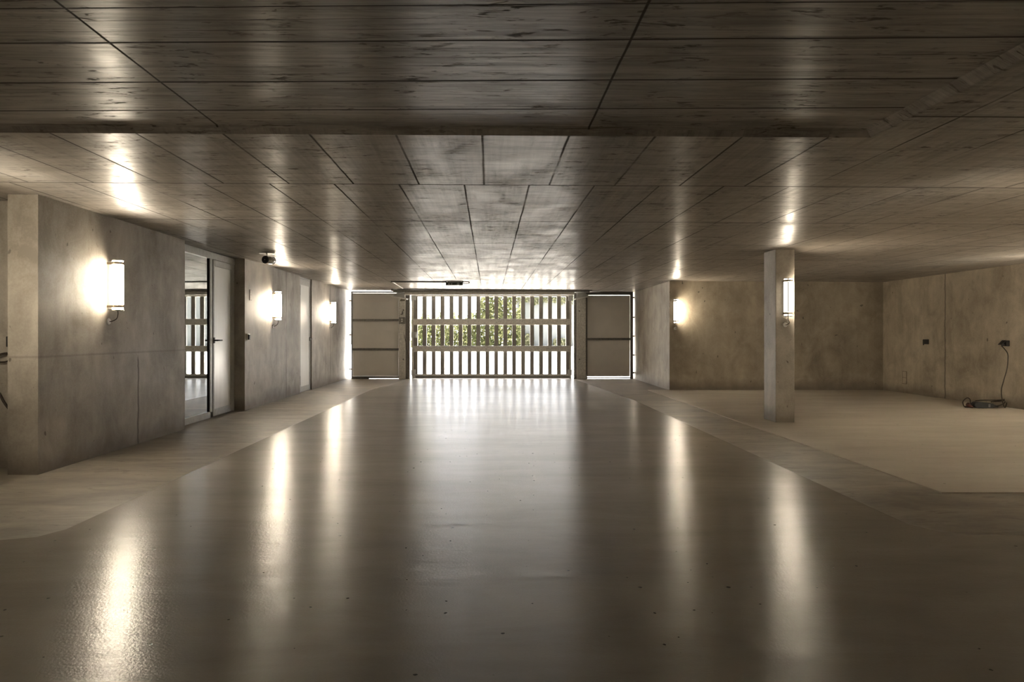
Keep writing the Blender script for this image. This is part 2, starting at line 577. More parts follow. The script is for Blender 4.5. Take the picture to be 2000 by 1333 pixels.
# ------------------------------------------------------------------ LAMPS
def make_lamp(loc, rz, sign, label, drop=0.10, swing=0.05, first=None):
    """local frame: x along the wall, -y out of the wall, z up, origin at the lamp foot on the wall"""
    t = empty('tube_wall_lamp', loc, label, 'wall lamp', 'frosted tube lamps on walls and column', rz)
    yc, r, h = -0.092, 0.053, 0.50
    bm = B(); tube(bm, [(0, yc, 0.062), (0, yc, h - 0.05)], r, 40); fin('diffuser', bm, LAMP_P if sign > 0 else LAMP_N, t)
    for z0, z1 in ((0.034, 0.060), (h - 0.048, h - 0.024)):
        bm = B()
        tube(bm, [(0, yc, z0), (0, yc, z1)], 0.051, 40)
        o = fin('collar', bm, BRASS, t)
        bm = B()
        for k in range(20):
            a_ = 2 * math.pi * k / 20
            if k % 5 == 4: continue
            c0 = Vector((math.cos(a_), math.sin(a_), 0)); tn = Vector((-math.sin(a_), math.cos(a_), 0))
            p0 = Vector((0, yc, (z0 + z1) / 2)) + c0 * 0.052
            vs = [bm.verts.new(p0 + tn * (sx * 0.0055) + Vector((0, 0, sz * 0.0075)) + c0 * d) for d in (-0.004, 0.002) for sx, sz in ((-1, -1), (1, -1), (1, 1), (-1, 1))]
            for f in ((0, 1, 2, 3), (4, 5, 6, 7), (0, 1, 5, 4), (1, 2, 6, 5), (2, 3, 7, 6), (3, 0, 4, 7)):
                bm.faces.new([vs[i] for i in f])
        fin('collar_band', bm, RINGD, o)
    for z0, z1 in ((0.0, 0.014), (h - 0.012, h)):
        bm = B(); tube(bm, [(0, yc, z0), (0, yc, z1)], 0.056, 40); fin('cap', bm, CHROME, t, 0.003)
    for z0, z1 in ((0.014, 0.034), (h - 0.024, h - 0.012)):
        bm = B(); tube(bm, [(0, yc, z0), (0, yc, z1)], 0.050, 40); fin('glass_ring', bm, LAMP_P if sign > 0 else LAMP_N, t)  # clear end rings made to glow so they look lit by the lamp
    bm = B()
    box(bm, -0.018, 0.018, -0.045, 0.0, 0.02, h - 0.02)
    fin('mounting_rail', bm, ALU, t, 0.002)
    bm = B()
    for z0 in (0.045, h - 0.038):
        box(bm, -0.030, 0.030, -0.046, -0.0005, z0 - 0.010, z0 + 0.010)
    fin_split('wall_bracket', bm, RINGD, t)
    bm = B()
    tube(bm, spline([(0, yc, 0.001), (0.004, yc + 0.002, -0.035), (swing * 0.6, yc + 0.03, -0.075), (swing * 0.3, yc + 0.07, -drop), (0, -0.012, -drop)], 8), 0.0045, 8)
    fin('cable', bm, CABLE, t)
    bm = B(); tube(bm, [(0, -0.0005, -drop), (0, -0.010, -drop)], [0.032, 0.028], 24); fin('cable_plate', bm, WHITE, t)
    return t

ZL = 1.378
RL = math.radians(90)      # -y turned to +x : lamp on the left wall; local x -> world y
make_lamp((-3.70, 6.96, ZL), RL, -1, 'lit frosted tube lamp nearest the viewer, left wall before the glass door')
make_lamp((-3.70, 12.24, ZL + .014), RL, -1, 'lit frosted tube lamp on the left wall between the glass door and the narrow door')
make_lamp((-3.70, 16.6, ZL + .03), RL, -1, 'lit frosted tube lamp on the left wall beyond the narrow door, nearest the gate')
make_lamp((3.826, 14.77, ZL), 0, +1, 'lit frosted tube lamp on the brown alcove wall near its free corner')
make_lamp((3.838, 9.306, ZL), 0, +1, 'lit frosted tube lamp mounted on the square concrete column')
# unseen lamps outside the view; the wall ones are added fill light
make_lamp((-3.89, 4.7, ZL), math.pi, -1, 'lit frosted tube lamp on the column beside the left bay')
make_lamp((3.838, 4.5, ZL), math.pi, -1, 'lit frosted tube lamp on the nearer right hand column')
make_lamp((8.11, 9.2, ZL), -RL, -1, 'unseen fill lamp added on the right bay wall before the sockets')
make_lamp((8.11, 7.6, ZL), -RL, -1, 'unseen fill lamp added on the right bay wall, between two others')
make_lamp((8.11, 6.0, ZL), -RL, -1, 'unseen fill lamp added on the right bay wall, second from the sockets')
make_lamp((-5.6, YB, ZL), math.pi, -1, 'unseen fill lamp added on the back wall, in line with the left bay')
make_lamp((-2.6, YB, ZL), math.pi, -1, 'unseen fill lamp added on the back wall, left of the lane')
make_lamp((-6.6, 6.17, ZL), 0, -1, 'unseen fill lamp added on the left bay wall')

# ------------------------------------------------------------------ GLASS DOOR (door_1) in its recess
XD = -3.85
def dY(x, X=XD): return F * X / (x - CX)
d1 = empty('door_1', (0, 0, 0), 'aluminium glass door with a clear side light and satin leaf in left wall recess', 'door', kind='structure')
ct = ceil_h(XD)
bm = B()
box(bm, XD - .05, XD, 8.45, 10.84, ct - .10, ct - .005)            # head
box(bm, XD - .05, XD, 8.45, 9.97, 0.0, 0.085)                      # sill
box(bm, XD - .05, XD, 9.885, 9.968, 0.0, ct - .10)                 # mullion
box(bm, XD - .05, XD, 8.45, 8.53, 0.0, ct - .10)
box(bm, XD - .05, XD - .01, 10.80, 10.84, 0.0, ct - .10)
fin('door_frame', bm, ALU, d1, 0.003)
bm = B(); box(bm, XD - .03, XD - .022, 8.53, 9.870, 0.085, ct - .10); fin('side_light_glass', bm, GLASS, d1)
bm = B(); box(bm, XD - .032, XD - .004, 9.868, 9.886, 0.085, ct - .10); fin('glass_seal', bm, BLACK, d1)
leaf = None
bm = B()
y0, y1, z0, z1 = 9.974, 10.795, 0.012, ct - .105
for a_ in ((y0, y0 + .05, z0, z1), (y1 - .14, y1, z0, z1), (y0 + .05, y1 - .14, z0, z0 + .10), (y0 + .05, y1 - .14, z1 - .085, z1)):
    box(bm, XD - .045, XD + .008, *a_)
leaf = fin('door_leaf', bm, ALU, d1, 0.003)
bm = B(); box(bm, XD - .03, XD - .001, y0 + .05, y1 - .14, z0 + .10, z1 - .085); fin('satin_panel', bm, SATIN, leaf)
def lever(parent, x, y, z, dirn, L=0.13):
    bm = B()
    box(bm, x - .002, x + .010, y - .016, y + .016, z - .040, z + .040)
    tube(bm, [(x + .008, y, z), (x + .060, y, z)], 0.011, 12)
    tube(bm, [(x + .055, y - dirn * .011, z), (x + .055, y + dirn * L, z)], 0.010, 12)
    h = fin('door_handle', bm, BLACK, parent)
    bm = B(); tube(bm, [(x + .055, y + dirn * L, z), (x + .055, y + dirn * (L + .02), z)], 0.0105, 12)
    fin('handle_tip', bm, CHROME, h)
    return h
lever(leaf, XD + .008, y0 + .025, 1.07, 1)

# narrow door further along (door_2)
d2 = empty('door_2', (0, 0, 0), 'narrow pale door with satin panel and black hinges in left wall', 'door', kind='structure')
XE = -3.725
ct2 = ceil_h(XE)
bm = B()
box(bm, XE - .06, XE, 14.0, 14.93, ct2 - .045, ct2 - .004)
box(bm, XE - .06, XE, 14.0, 14.035, 0, ct2 - .045)
box(bm, XE - .06, XE, 14.885, 14.93, 0, ct2 - .045)
fin('door_frame', bm, ALU, d2, 0.002)
bm = B()
y0, y1, z0, z1 = 14.04, 14.845, 0.012, ct2 - .05
for a_ in ((y0, y0 + .09, z0, z1), (y1 - .05, y1, z0, z1), (y0 + .09, y1 - .05, z0, z0 + .11), (y0 + .09, y1 - .05, z1 - .11, z1)):
    box(bm, XE - .05, XE + .006, *a_)
leaf2 = fin('door_leaf', bm, ALU, d2, 0.002)
bm = B(); box(bm, XE - .03, XE + .001, y0 + .09, y1 - .05, z0 + .11, z1 - .11); fin('satin_panel', bm, SATIN, leaf2)
bm = B(); box(bm, XE - .05, XE - .008, y1 + .002, 14.884, 0.012, ct2 - .05); fin('dark_gap_strip', bm, BLACK, d2)  # black strip filling the dark gap beside the leaf
for z in (0.245, 2.02):
    bm = B(); box(bm, XE - .02, XE + .016, 14.018, 14.055, z - .09, z + .09); fin('hinge', bm, BLACK, leaf2)
lever(leaf2, XE + .006, y1 - .03, 1.06, -1, 0.12)

# ------------------------------------------------------------------ GATE
def gx(x, d=GY): return (x - CX) * d / F
def gz(y, d=GY): return H - (y - CY) * d / F
gate = empty('slatted_gate', (0, GY, 0), 'wide grey steel garage gate of upright slats with daylight behind', 'gate')
def part(name, bm, mat, parent=None, bev=0.0):
    for v in bm.verts: v.co.y -= GY
    return fin(name, bm, mat, parent or gate, bev)
for k in range(18):
    x = 811.8 + 17.49 * k
    bm = B(); box(bm, gx(x - 3.9), gx(x + 3.9), GY - .012, GY + .05, gz(733), gz(577.5)); part('slat', bm, SLAT)
bm = B()
box(bm, gx(805), gx(1115.5), GY - .03, GY + .06, gz(580.0), gz(576.0))
box(bm, gx(804.5), gx(808.2), GY - .03, GY + .06, gz(740), gz(576.0))
box(bm, gx(1112.4), gx(1116), GY - .03, GY + .06, gz(740), gz(576.0))
box(bm, gx(808.2), gx(1112.4), GY - .03, GY + .06, gz(739.7), gz(731))
part('gate_frame', bm, GALV, None, 0.004)
bm = B(); box(bm, gx(812), gx(1112), GY - .045, GY - .02, gz(738.8), gz(734.6)); part('rubber_seal', bm, GALVD)
def rail(x0, x1, ya, yb, rnd):
    bm = B()
    zc, hh = (gz(ya) + gz(yb)) / 2, (gz(ya) - gz(yb)) / 2
    a0, a1 = gx(x0, GY - .06), gx(x1, GY - .06)
    poly = [(a0, zc - hh), (a1 - (hh if rnd else 0), zc - hh)]
    if rnd:
        poly += [(a1 - hh + hh * math.cos(t), zc + hh * math.sin(t)) for t in [(-90 + 15 * q) * math.pi / 180 for q in range(1, 12)]]
    poly += [(a1 - (hh if rnd else 0), zc + hh), (a0, zc + hh)]
    prism(bm, poly, 'y', GY - .075, GY - .014)
    return part('cross_rail', bm, GALV, None, 0.008)
rail(806.5, 1115, 623.2, 635.2, True)
rail(806.5, 1113, 675.8, 687.2, False)
for x0, x1, ya, yb in ((804, 812.5, 577, 587), (804, 813.5, 649, 660), (804, 811.5, 722, 733.5), (1109.5, 1118, 577, 588.5), (1109, 1116.5, 722.5, 732.5)):
    bm = B(); box(bm, gx(x0), gx(x1), GY - .09, GY - .032, gz(yb), gz(ya)); part('corner_bracket', bm, ALU, None, 0.004)
bm = B()
tube(bm, spline([(gx(791), GY - .16, gz(655)), (gx(794), GY - .15, gz(670)), (gx(797), GY - .12, gz(688)), (gx(803), GY - .10, gz(704)), (gx(806), GY - .07, gz(711)), (gx(806.6), GY - .05, gz(725))], 6), 0.006, 6)
tag(fin('safety_cable', bm, CABLE), 'thin dark safety cable hanging from the left gate post to the gate edge', 'cable')

# posts on both sides of the gate
def post(x0, x1, xt0, xt1, side, label):
    t = empty('gate_post', (gx((x0 + x1) / 2), GY, 0), label, 'gate post')
    ox = gx((x0 + x1) / 2)
    def pt(name, bm, mat, parent=None, bev=0.0):
        for v in bm.verts: v.co.y -= GY; v.co.x -= ox
        return fin(name, bm, mat, parent or t, bev)
    top = ceil_h(0) - 0.03
    bm = B(); box(bm, gx(x0), gx(x1), GY - .14, GY + .02, 0, top); pt('cover_plate', bm, GALV, None, 0.004)
    bm = B(); box(bm, gx(xt0), gx(xt1), GY - .06, GY + .04, 0, top); pt('guide_track', bm, GALVD, None, 0.003)
    xe = x1 if side < 0 else x0
    bm = B(); box(bm, gx(xe - .6), gx(xe + .6), GY - .155, GY - .138, 0, top); pt('edge_profile', bm, WHITE)
    bm = B()
    for k in range(14):
        z = 0.15 + k * 0.145
        xm = gx((xt0 + xt1) / 2)
        tube(bm, [(xm, GY - .065, z), (xm, GY - .058, z)], 0.012, 8)
    for v in bm.verts: v.co.y -= GY; v.co.x -= ox
    fin_split('bolt', bm, GALVD, t)
    # gusset plate that carries the head beam
    xa = gx(xe); s = side
    bm = B()
    poly = [(xa, gz(570)), (xa + s * .13, gz(570)), (xa + s * .30, gz(579)), (xa + s * .30, gz(580.5)), (xa - s * .09, gz(586)), (xa - s * .09, gz(584.5)), (xa, gz(582.2))]
    prism(bm, poly, 'y', GY - .22, GY - .16)
    pt('gusset_plate', bm, ALU, None, 0.003)
    bm = B()
    prism(bm, [(xa + s * .33, gz(579.3)), (xa + s * .33, gz(581)), (xa - s * .07, gz(586.6)), (xa - s * .07, gz(585))], 'y', GY - .42, GY - .16)
    pt('gusset_lip', bm, WHITE)
    return t, pt
pl, plp = post(780.6, 792.6, 792.4, 801.0, -1, 'grey metal gate post with warning triangle and switch box, left of the gate')
bm = B()
cx_, cz_ = gx(787.6), gz(585.2)
for a0_, a1_ in (((-.055, -.04), (.055, -.04)), ((.055, -.04), (0, .05)), ((0, .05), (-.055, -.04))):
    tube(bm, [(cx_ + a0_[0], GY - .1405, cz_ + a0_[1]), (cx_ + a1_[0], GY - .1405, cz_ + a1_[1])], 0.010, 6)
box(bm, cx_ - .009, cx_ + .009, GY - .146, GY - .139, cz_ - .012, cz_ + .022)
box(bm, cx_ - .009, cx_ + .009, GY - .146, GY - .139, cz_ - .030, cz_ - .018)
plp('warning_triangle', bm, RINGD)
bm = B()
tube(bm, [(gx(784), GY - .17, gz(614.5)), (gx(787.6), GY - .17, gz(614.5)), ], 0.013, 8)
tube(bm, [(gx(787.6), GY - .17, gz(615)), (gx(787.6), GY - .17, gz(608.5))], 0.016, 8)
tube(bm, [(gx(789.5), GY - .17, gz(606.5)), (gx(789.5), GY - .138, gz(606.5))], 0.022, 12)
tube(bm, [(gx(787.6), GY - .17, gz(612)), (gx(787.6), GY - .138, gz(612))], 0.012, 8)
plp('release_lever', bm, GALVD)
bm = B(); tube(bm, [(gx(789), GY - .15, gz(702)), (gx(789), GY - .138, gz(702))], 0.02, 10); plp('fixing_screw', bm, GALVD)
pr, prp = post(1125.5, 1142.8, 1120.4, 1125.7, 1, 'grey metal gate post with punched track, right of the gate')
bm = B()
for yy in (608.2, 702):
    tube(bm, [(gx(1130.5), GY - .15, gz(yy)), (gx(1130.5), GY - .138, gz(yy))], 0.02, 10)
for v in bm.verts: v.co.y -= GY; v.co.x -= pr.location.x
fin_split('fixing_screw', bm, GALVD, pr)
# switch box on the left post: a thing of its own
sb = empty('switch_box', (gx(786.9), GY - .14, gz(626.8)), 'small grey switch box screwed to the left gate post', 'switch box')
bm = B(); box(bm, -.078, .078, -.07, 0, -.085, .085); fin('housing', bm, GALVD, sb, 0.006)
bm = B()
for z in (.03, -.02): tube(bm, [(0, -.078, z), (0, -.069, z)], 0.018, 12)
fin_split('button', bm, WHITE, sb)

# head beam in front of the posts
BY = 17.9
bt = empty('head_beam', (0, BY, 2.24), 'long dark grey steel beam under the ceiling above the gate', 'beam')
bm = B(); x0, x1 = gx(768.5, BY), gx(1151.5, BY)
box(bm, x0, x1, -.05, .35, gz(571, BY) - 2.24, gz(566.6, BY) - 2.24); fin('beam_box', bm, GALVD, bt, 0.004)
bm = B(); box(bm, gx(790, BY), gx(1122, BY), .0, .06, gz(576.3, BY) - 2.24, gz(571, BY) - 2.24); fin('drive_shaft_cover', bm, GALV, bt, 0.003)
for x in (766.3, 1153.7):
    bm = B(); X_ = gx(x, BY)
    box(bm, X_ - .025, X_ + .025, -.06, .06, gz(569, BY) - 2.24, ceil_h(X_) - 2.24 - .002); fin('hanger', bm, GALVD, bt, 0.003)

# side panels
def side_panel(x0, x1, xf0, xf1, rails, label, top0, tf, zb, tb):
    t = empty('side_panel', (gx((x0 + x1) / 2), GY, 0), label, 'gate panel')
    ox = gx((x0 + x1) / 2)
    def pt(name, bm, mat, parent=None, bev=0.0):
        for v in bm.verts: v.co.y -= GY; v.co.x -= ox
        return fin(name, bm, mat, parent or t, bev)
    zt = gz(top0)
    bm = B()
    box(bm, gx(x0), gx(x1), GY - .03, GY + .03, zt - tf, zt)
    box(bm, gx(x0), gx(xf0), GY - .03, GY + .03, 0.0, zt - tf)
    box(bm, gx(xf1), gx(x1), GY - .03, GY + .03, 0.0, zt - tf)
    box(bm, gx(xf0), gx(xf1), GY - .03, GY + .03, zb, zb + tb)
    if tf < .06: box(bm, gx(x0), gx(721), GY - .02, GY + .02, 0.0, zb)
    pt('panel_frame', bm, GALVD, None, 0.003)
    for i, yy in enumerate(rails):
        bm = B(); box(bm, gx(xf0), gx(xf1), GY - .045, GY + .03, gz(yy) - .028, gz(yy) + .028); pt('cross_rail', bm, GALVD, None, 0.003)
    ys = [gz(rails[i]) for i in range(len(rails))]
    edges = [zt - tf] + ys + [zb + tb]
    for i in range(len(edges) - 1):
        hi = edges[i] - (.014 if i == 0 else .028); lo = edges[i + 1] + (.028 if i < len(edges) - 2 else (.002 if tf < .06 else .018))
        bm = B(); box(bm, gx(xf0 + .2), gx(xf1 - .35), GY - .01, GY + .01, lo, hi); pt('sheet', bm, PANEL)
    return t, pt
lp, lpp = side_panel(686.3, 780.4, 689, 779, (625.7, 682.6), 'three part grey sheet panel beside the left wall', 569.6, .036, .016, .055)
bm = B()
for yy in (587.8, 654.3, 721.6):
    tube(bm, [(gx(681.8), GY, gz(yy)), (gx(689), GY, gz(yy))], 0.02, 8)
for v in bm.verts: v.co.y -= GY; v.co.x -= lp.location.x
fin_split('wall_peg', bm, GALVD, lp)
rp, rpp = side_panel(1143, 1236.2, 1147, 1230.5, (662.8,), 'two part pale grey sheet panel beside the right wall', 570.5, .085, .018, .028)
bm = B()
for yy in (581.7, 620.3, 657, 694, 728.5):
    tube(bm, [(gx(1233), GY, gz(yy)), (gx(1239.5), GY, gz(yy))], 0.02, 8)
for v in bm.verts: v.co.y -= GY; v.co.x -= rp.location.x
fin_split('wall_peg', bm, GALVD, rp)

# ------------------------------------------------------------------ things on the ceiling
SY = 15.26
xs0, xs1 = gx(870.8, SY), gx(903.8, SY)
zc = ceil_h((xs0 + xs1) / 2)
sn = empty('ceiling_control_box', ((xs0 + xs1) / 2, SY, zc), 'small dark control box with two round lenses under the ceiling before the gate', 'control box')
hw = (xs1 - xs0) / 2
bm = B(); box(bm, -hw, hw, -.05, .06, -.085, -.022); fin('housing', bm, DARKGREEN, sn, 0.006)
bm = B()
for s in (-1, 1): box(bm, s * hw - .02, s * hw + .02, -.06, .05, -.03, -.001)
fin_split('mounting_foot', bm, DARKGREEN, sn, 0.003)
bm = B(); box(bm, -hw + .03, hw - .03, -.052, .05, -.022, -.004); fin('cover_strip', bm, ALU, sn)
for xx, r in ((-.11, .018), (-.055, .018), (.085, .030)):
    bm = B(); tube(bm, [(xx, -.062, -.056), (xx, -.048, -.056)], [r * .8, r], 16); fin('lens', bm, ALU, sn)
bm = B()
tube(bm, spline([(hw - .01, 0, -.05), (hw + .05, 0, -.045), (hw + .12, 0, -.04), (hw + .14, 0, -.02), (hw + .11, 0, -.008), (hw + .02, 0, -.012)], 6), 0.007, 6)
fin('loop_cable', bm, CABLE, sn)
xr0 = gx(763.5, SY)
bm = B(); tube(bm, [(xr0, SY, ceil_h(xr0) - .014), (xs0 - .021, SY, ceil_h(xs0) - .014)], 0.014, 10)
tag(fin('conduit_pipe', bm, GALVD), 'thin dark conduit pipe running across the ceiling to the control box', 'pipe')
bm = B()
p0, p1 = (xr0, SY + .02), (gx(783, 17.3), 17.6)
A = [bm.verts.new((x, y, ceil_h(x) - dz)) for x, y in (p0, p1) for dx in (0,) for dz in (0.001, 0.014)]
A2 = [bm.verts.new((x + .022, y, ceil_h(x) - dz)) for x, y in (p0, p1) for dz in (0.001, 0.014)]
for f in ((A[0], A[1], A[3], A[2]), (A2[0], A2[1], A2[3], A2[2]), (A[1], A2[1], A2[3], A[3]), (A[0], A2[0], A2[2], A[2]), (A[0], A[1], A2[1], A2[0]), (A[2], A[3], A2[3], A2[2])):
    bm.faces.new(f)
tag(fin('cable_duct', bm, WHITE), 'thin white cable duct along the ceiling from the conduit towards the gate', 'cable duct')

# surveillance camera
CYD = 10.06
cxc = gx(521, CYD)
cc = empty('security_camera', (cxc, CYD, ceil_h(cxc)), 'polished cylindrical security camera under the ceiling above the left wall', 'camera')
bm = B(); tube(bm, [(0, 0, 0), (0, 0, -.012)], [.115, .105], 32); fin('ceiling_plate', bm, CHROME, cc)
bm = B(); tube(bm, [(0.0, 0, -.01), (0.0, 0, -.05)], 0.010, 12); fin('stem', bm, CHROME, cc)
ax = Vector((-.30, -.95, -.02)).normalized()
c0 = Vector((0.02, 0.02, -.098))
bm = B(); tube(bm, [c0 - ax * .095, c0 + ax * .075], 0.054, 32); body = fin('body', bm, CHROME, cc, 0.003)
bm = B(); tube(bm, [c0 + ax * .074, c0 + ax * .086], [.056, .053], 32); tube(bm, [c0 - ax * .102, c0 - ax * .090], [.05, .056], 32); fin_split('end_ring', bm, BLACK, body)
bm = B(); tube(bm, [c0 + ax * .0855, c0 + ax * .090], [.046, .044], 32); ln = fin('front_glass', bm, BLACK, body)
bm = B(); tube(bm, [c0 + ax * .089, c0 + ax * .093], .006, 12); fin('lens', bm, WHITE, ln)

# ------------------------------------------------------------------ things on the left wall
ky = F * -3.7 / (480.5 - CX)
ks = empty('key_switch', (-3.70, 10.93, 1.115), 'small black key switch in a steel box beside the glass door recess', 'switch')
bm = B(); box(bm, 0, .030, -.035, .035, -.05, .05); fin('housing', bm, CHROME, ks, 0.004)
bm = B(); box(bm, .028, .050, -.026, .026, -.042, .036); fin('lid', bm, BLACK, ks, 0.004)
def cover_plate(loc, axis, w, h, label, split):
    t = empty('blank_cover', loc, label, 'cover plate', rz=0 if axis > 0 else math.pi)
    bm = B(); box(bm, 0, .006, -w / 2, w / 2, -h / 2, h / 2); fin('frame', bm, WALL_L if axis > 0 else WALL_R, t, 0.002)
    for a_, b__ in split:
        bm = B(); box(bm, .005, .0085, -w / 2 + .008, w / 2 - .008, a_ * h, b__ * h); fin('blank', bm, WALL_L if axis > 0 else WALL_R, t, 0.002)
    bm = B()
    for a_ in (-h / 2, 0, h / 2): box(bm, .0, .0072, -w / 2 - .002, w / 2 + .002, a_ - .004, a_ + .004)
    for a_ in (-w / 2, w / 2): box(bm, .0, .0072, a_ - .004, a_ + .004, -h / 2, h / 2)
    fin('gap_strip', bm, RINGD, t)  # solid dark strips tracing the outlines of plate and blanks
cover_plate((-3.70, 11.10, H + (654 - 577) / 125.6), 1, .09, .16, 'flush concrete coloured cover plate on the left wall beside the glass door recess', ((-.46, -.04), (.04, .46)))
cover_plate((8.11, F * 8.11 / (1767 - CX), H - (738 - 654) / 100), -1, .14, .24, 'flush concrete coloured cover plate low on the right wall', ((-.46, -.04), (.04, .46)))

# ------------------------------------------------------------------ right wall sockets, charger and cable
def socket_box(loc, label, open_lid, rz=0):
    """mounted on a wall that faces -x"""
    t = empty('wall_socket', loc, label, 'socket', 'black outdoor sockets', rz)
    bm = B(); box(bm, -.055, 0, -.045, .045, -.045, .045); fin('housing', bm, BLACK, t, 0.005)
    bm = B()
    if open_lid:
        prism(bm, [(-.05, .044), (-.062, .050), (-.128, -.020), (-.118, -.026)], 'y', -.044, .044)
    else:
        box(bm, -.064, -.054, -.043, .043, -.040, .044)
    fin('lid', bm, BLACK, t, 0.002)
    if open_lid:
        bm = B(); tube(bm, [(-.055, 0, -.005), (-.088, 0, -.018), (-.092, 0, -.055)], [.022, .020, .010], 12); fin('plug', bm, BLACK, t)
    else:
        bm = B(); box(bm, -.066, -.050, .020, .034, -.062, -.040); fin('lid_latch', bm, BLACK, t)
    return t
YS1 = F * 8.11 / (1811.5 - CX)
YS2 = F * 8.11 / (1968.5 - CX)
socket_box((8.11, YS1, H - (668 - 654) / (F / YS1)), 'closed black socket on the right wall, with nothing plugged in', False)
socket_box((8.11, YS2, H - (671 - 654) / (F / YS2)), 'black socket with open lid and plugged cable on the right wall', True)
# two cable tracks chased into the wall below it are left to the wall itself
YC = 11.16
chg = empty('battery_charger', (gx(1919, YC), YC, 0), 'dark grey battery charger lying on the floor at the right wall', 'charger', rz=0)
L_, W_, Hh = 0.155, 0.06, 0.105
bm = B()
poly = [(-L_, .035), (-L_ + .02, .012), (L_ - .03, .0), (L_ - .005, .012), (L_, .05), (L_ - .02, .082), (L_ * .2, .098), (-L_ + .05, .105), (-L_ + .012, .09), (-L_, .065)]
prism(bm, poly, 'y', -W_, W_)
body = fin('charger_body', bm, plain('anthracite_plastic', (0.030, 0.032, 0.034), 0.5), chg, 0.012)
bm = B()
for i, (xx, hh_) in enumerate(((.055, .022), (.066, .026), (.077, .022))):
    box(bm, xx - .003, xx + .003, -W_ - .002, -W_ + .004, .048 - hh_, .048 + hh_)
fin('printed_mark', bm, GREYT, body)
for s, z in ((-1, .03), (1, .035)):
    bm = B(); tube(bm, [(s * (L_ - .01), 0, z + .012), (s * (L_ + .05), 0, z), (s * (L_ + .085), 0, z - .008)], [.026, .018, .010], 12); fin('strain_relief', bm, BLACK, chg)
bm = B()
tube(bm, spline([(-L_ - .07, 0, .026), (-L_ - .13, -.03, .022), (-L_ - .165, -.04, .05), (-L_ - .175, -.04, .11), (-L_ - .12, -.04, .165), (-L_ - .06, -.02, .15), (-L_ - .035, .0, .09), (-L_ - .05, .02, .04), (-L_ - .10, .03, .03)], 8), 0.0075, 8)
fin('loop_cable', bm, CABLE, chg)
bm = B()
tube(bm, [(-L_ - .125, -.06, .075), (-L_ - .105, -.06, .060), (-L_ - .085, -.055, .045), (-L_ - .03, -.04, .022)], [.028, .031, .026, .016], 14)
fin('round_plug', bm, REDB, chg)
def rel(x, y, d): 
    p = px(x, y, d); return (p.x - chg.location.x, p.y - chg.location.y, p.z)
bm = B()
tube(bm, spline([rel(1946, 793, YC), rel(1952, 792.5, 11.2), rel(1960, 789, 11.25), rel(1964, 784, 11.28), rel(1966, 780.5, 11.3)], 8), 0.0075, 8)
tube(bm, spline([rel(1966, 780, 11.3), rel(1955, 781.5, 11.27), rel(1940, 782.0, 11.24), rel(1920, 782.2, 11.23), rel(1905, 783.5, 11.22)], 8), 0.009, 8)
tube(bm, spline([rel(1964, 782.5, 11.3), rel(1953, 784, 11.26), rel(1941, 784.5, 11.24), rel(1936, 785.5, 11.2)], 8), 0.010, 8)
tube(bm, spline([rel(1966, 781, 11.3), rel(1966, 788, 11.24), rel(1963, 797.2, 11.18)], 8), 0.008, 8)
fin_split('charger_lead', bm, CABLE, chg)
bm = B()
SX = 8.11 - .092
p_s = Vector((SX, YS2, H - (676.5 - 654) / (F / YS2)))
pts = [p_s, px(1967.5, 690, 11.1), px(1968.5, 705, 11.08), px(1966.5, 722, 11.06), px(1960, 745, 11.06), px(1955.8, 762, 11.07), px(1957, 780, 11.08), px(1960.5, 793, 11.1), px(1963, 797.3, 11.12)]
tube(bm, spline(pts, 8), 0.0075, 8)
tag(fin('power_cable', bm, CABLE), 'thin dark cable hanging from the open right wall socket down to the floor', 'cable')

# left bay: socket and cables partly hidden by the wall end
t = empty('bay_socket', (-4.085, 6.17, 1.09), 'dark socket with two leads on the bay wall, half behind the left wall end', 'socket')
bm = B(); box(bm, -.045, .045, -.05, 0, -.045, .045); fin('housing', bm, BLACK, t, 0.005)
bm = B(); tube(bm, spline([(-.04, -.03, -.10), (-.075, -.04, -.105), (-.115, -.045, -.118)], 6), .010, 8)
tube(bm, spline([(0, -.045, -.02), (-.005, -.05, -.07), (-.04, -.03, -.10)], 6), .008, 8)
tube(bm, spline([(0.02, -.045, -.02), (.0, -.05, -.12), (-.04, -.03, -.165), (-.10, -.03, -.175), (-.16, -.03, -.165)], 6), .006, 8)
fin_split('lead', bm, CABLE, t)
bm = B()
tube(bm, spline([px(-40, 690, 6.12), px(-25, 735, 6.12), px(-2, 768, 6.12), px(8, 786, 6.12), px(24, 806, 6.12), px(60, 840, 6.12)], 8), 0.011, 8)
tag(fin('hanging_cable', bm, CABLE), 'dark cable sagging across the bay wall behind the left wall end', 'cable')

# ------------------------------------------------------------------ OUTSIDE
bm = B()
xs = (-16, 16)
prof = [(18.95, -0.02), (20.0, 0.0), (33.0, 0.62), (60.0, 0.70)]
V = [[bm.verts.new((x, y, z)) for x in xs] for y, z in prof]
for a_, b__ in zip(V, V[1:]): bm.faces.new((a_[0], a_[1], b__[1], b__[0]))
W = [[bm.verts.new((x, y, z - 0.5)) for x in xs] for y, z in prof]
for a_, b__ in zip(W, W[1:]): bm.faces.new((a_[0], a_[1], b__[1], b__[0]))
o = struct(fin('pavement', bm, PAVE))
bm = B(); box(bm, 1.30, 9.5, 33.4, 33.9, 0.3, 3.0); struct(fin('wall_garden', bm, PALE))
bm = B(); box(bm, -12, -3.42, 38, 42, 0.3, 6.0); struct(fin('wall_house', bm, HOUSE))


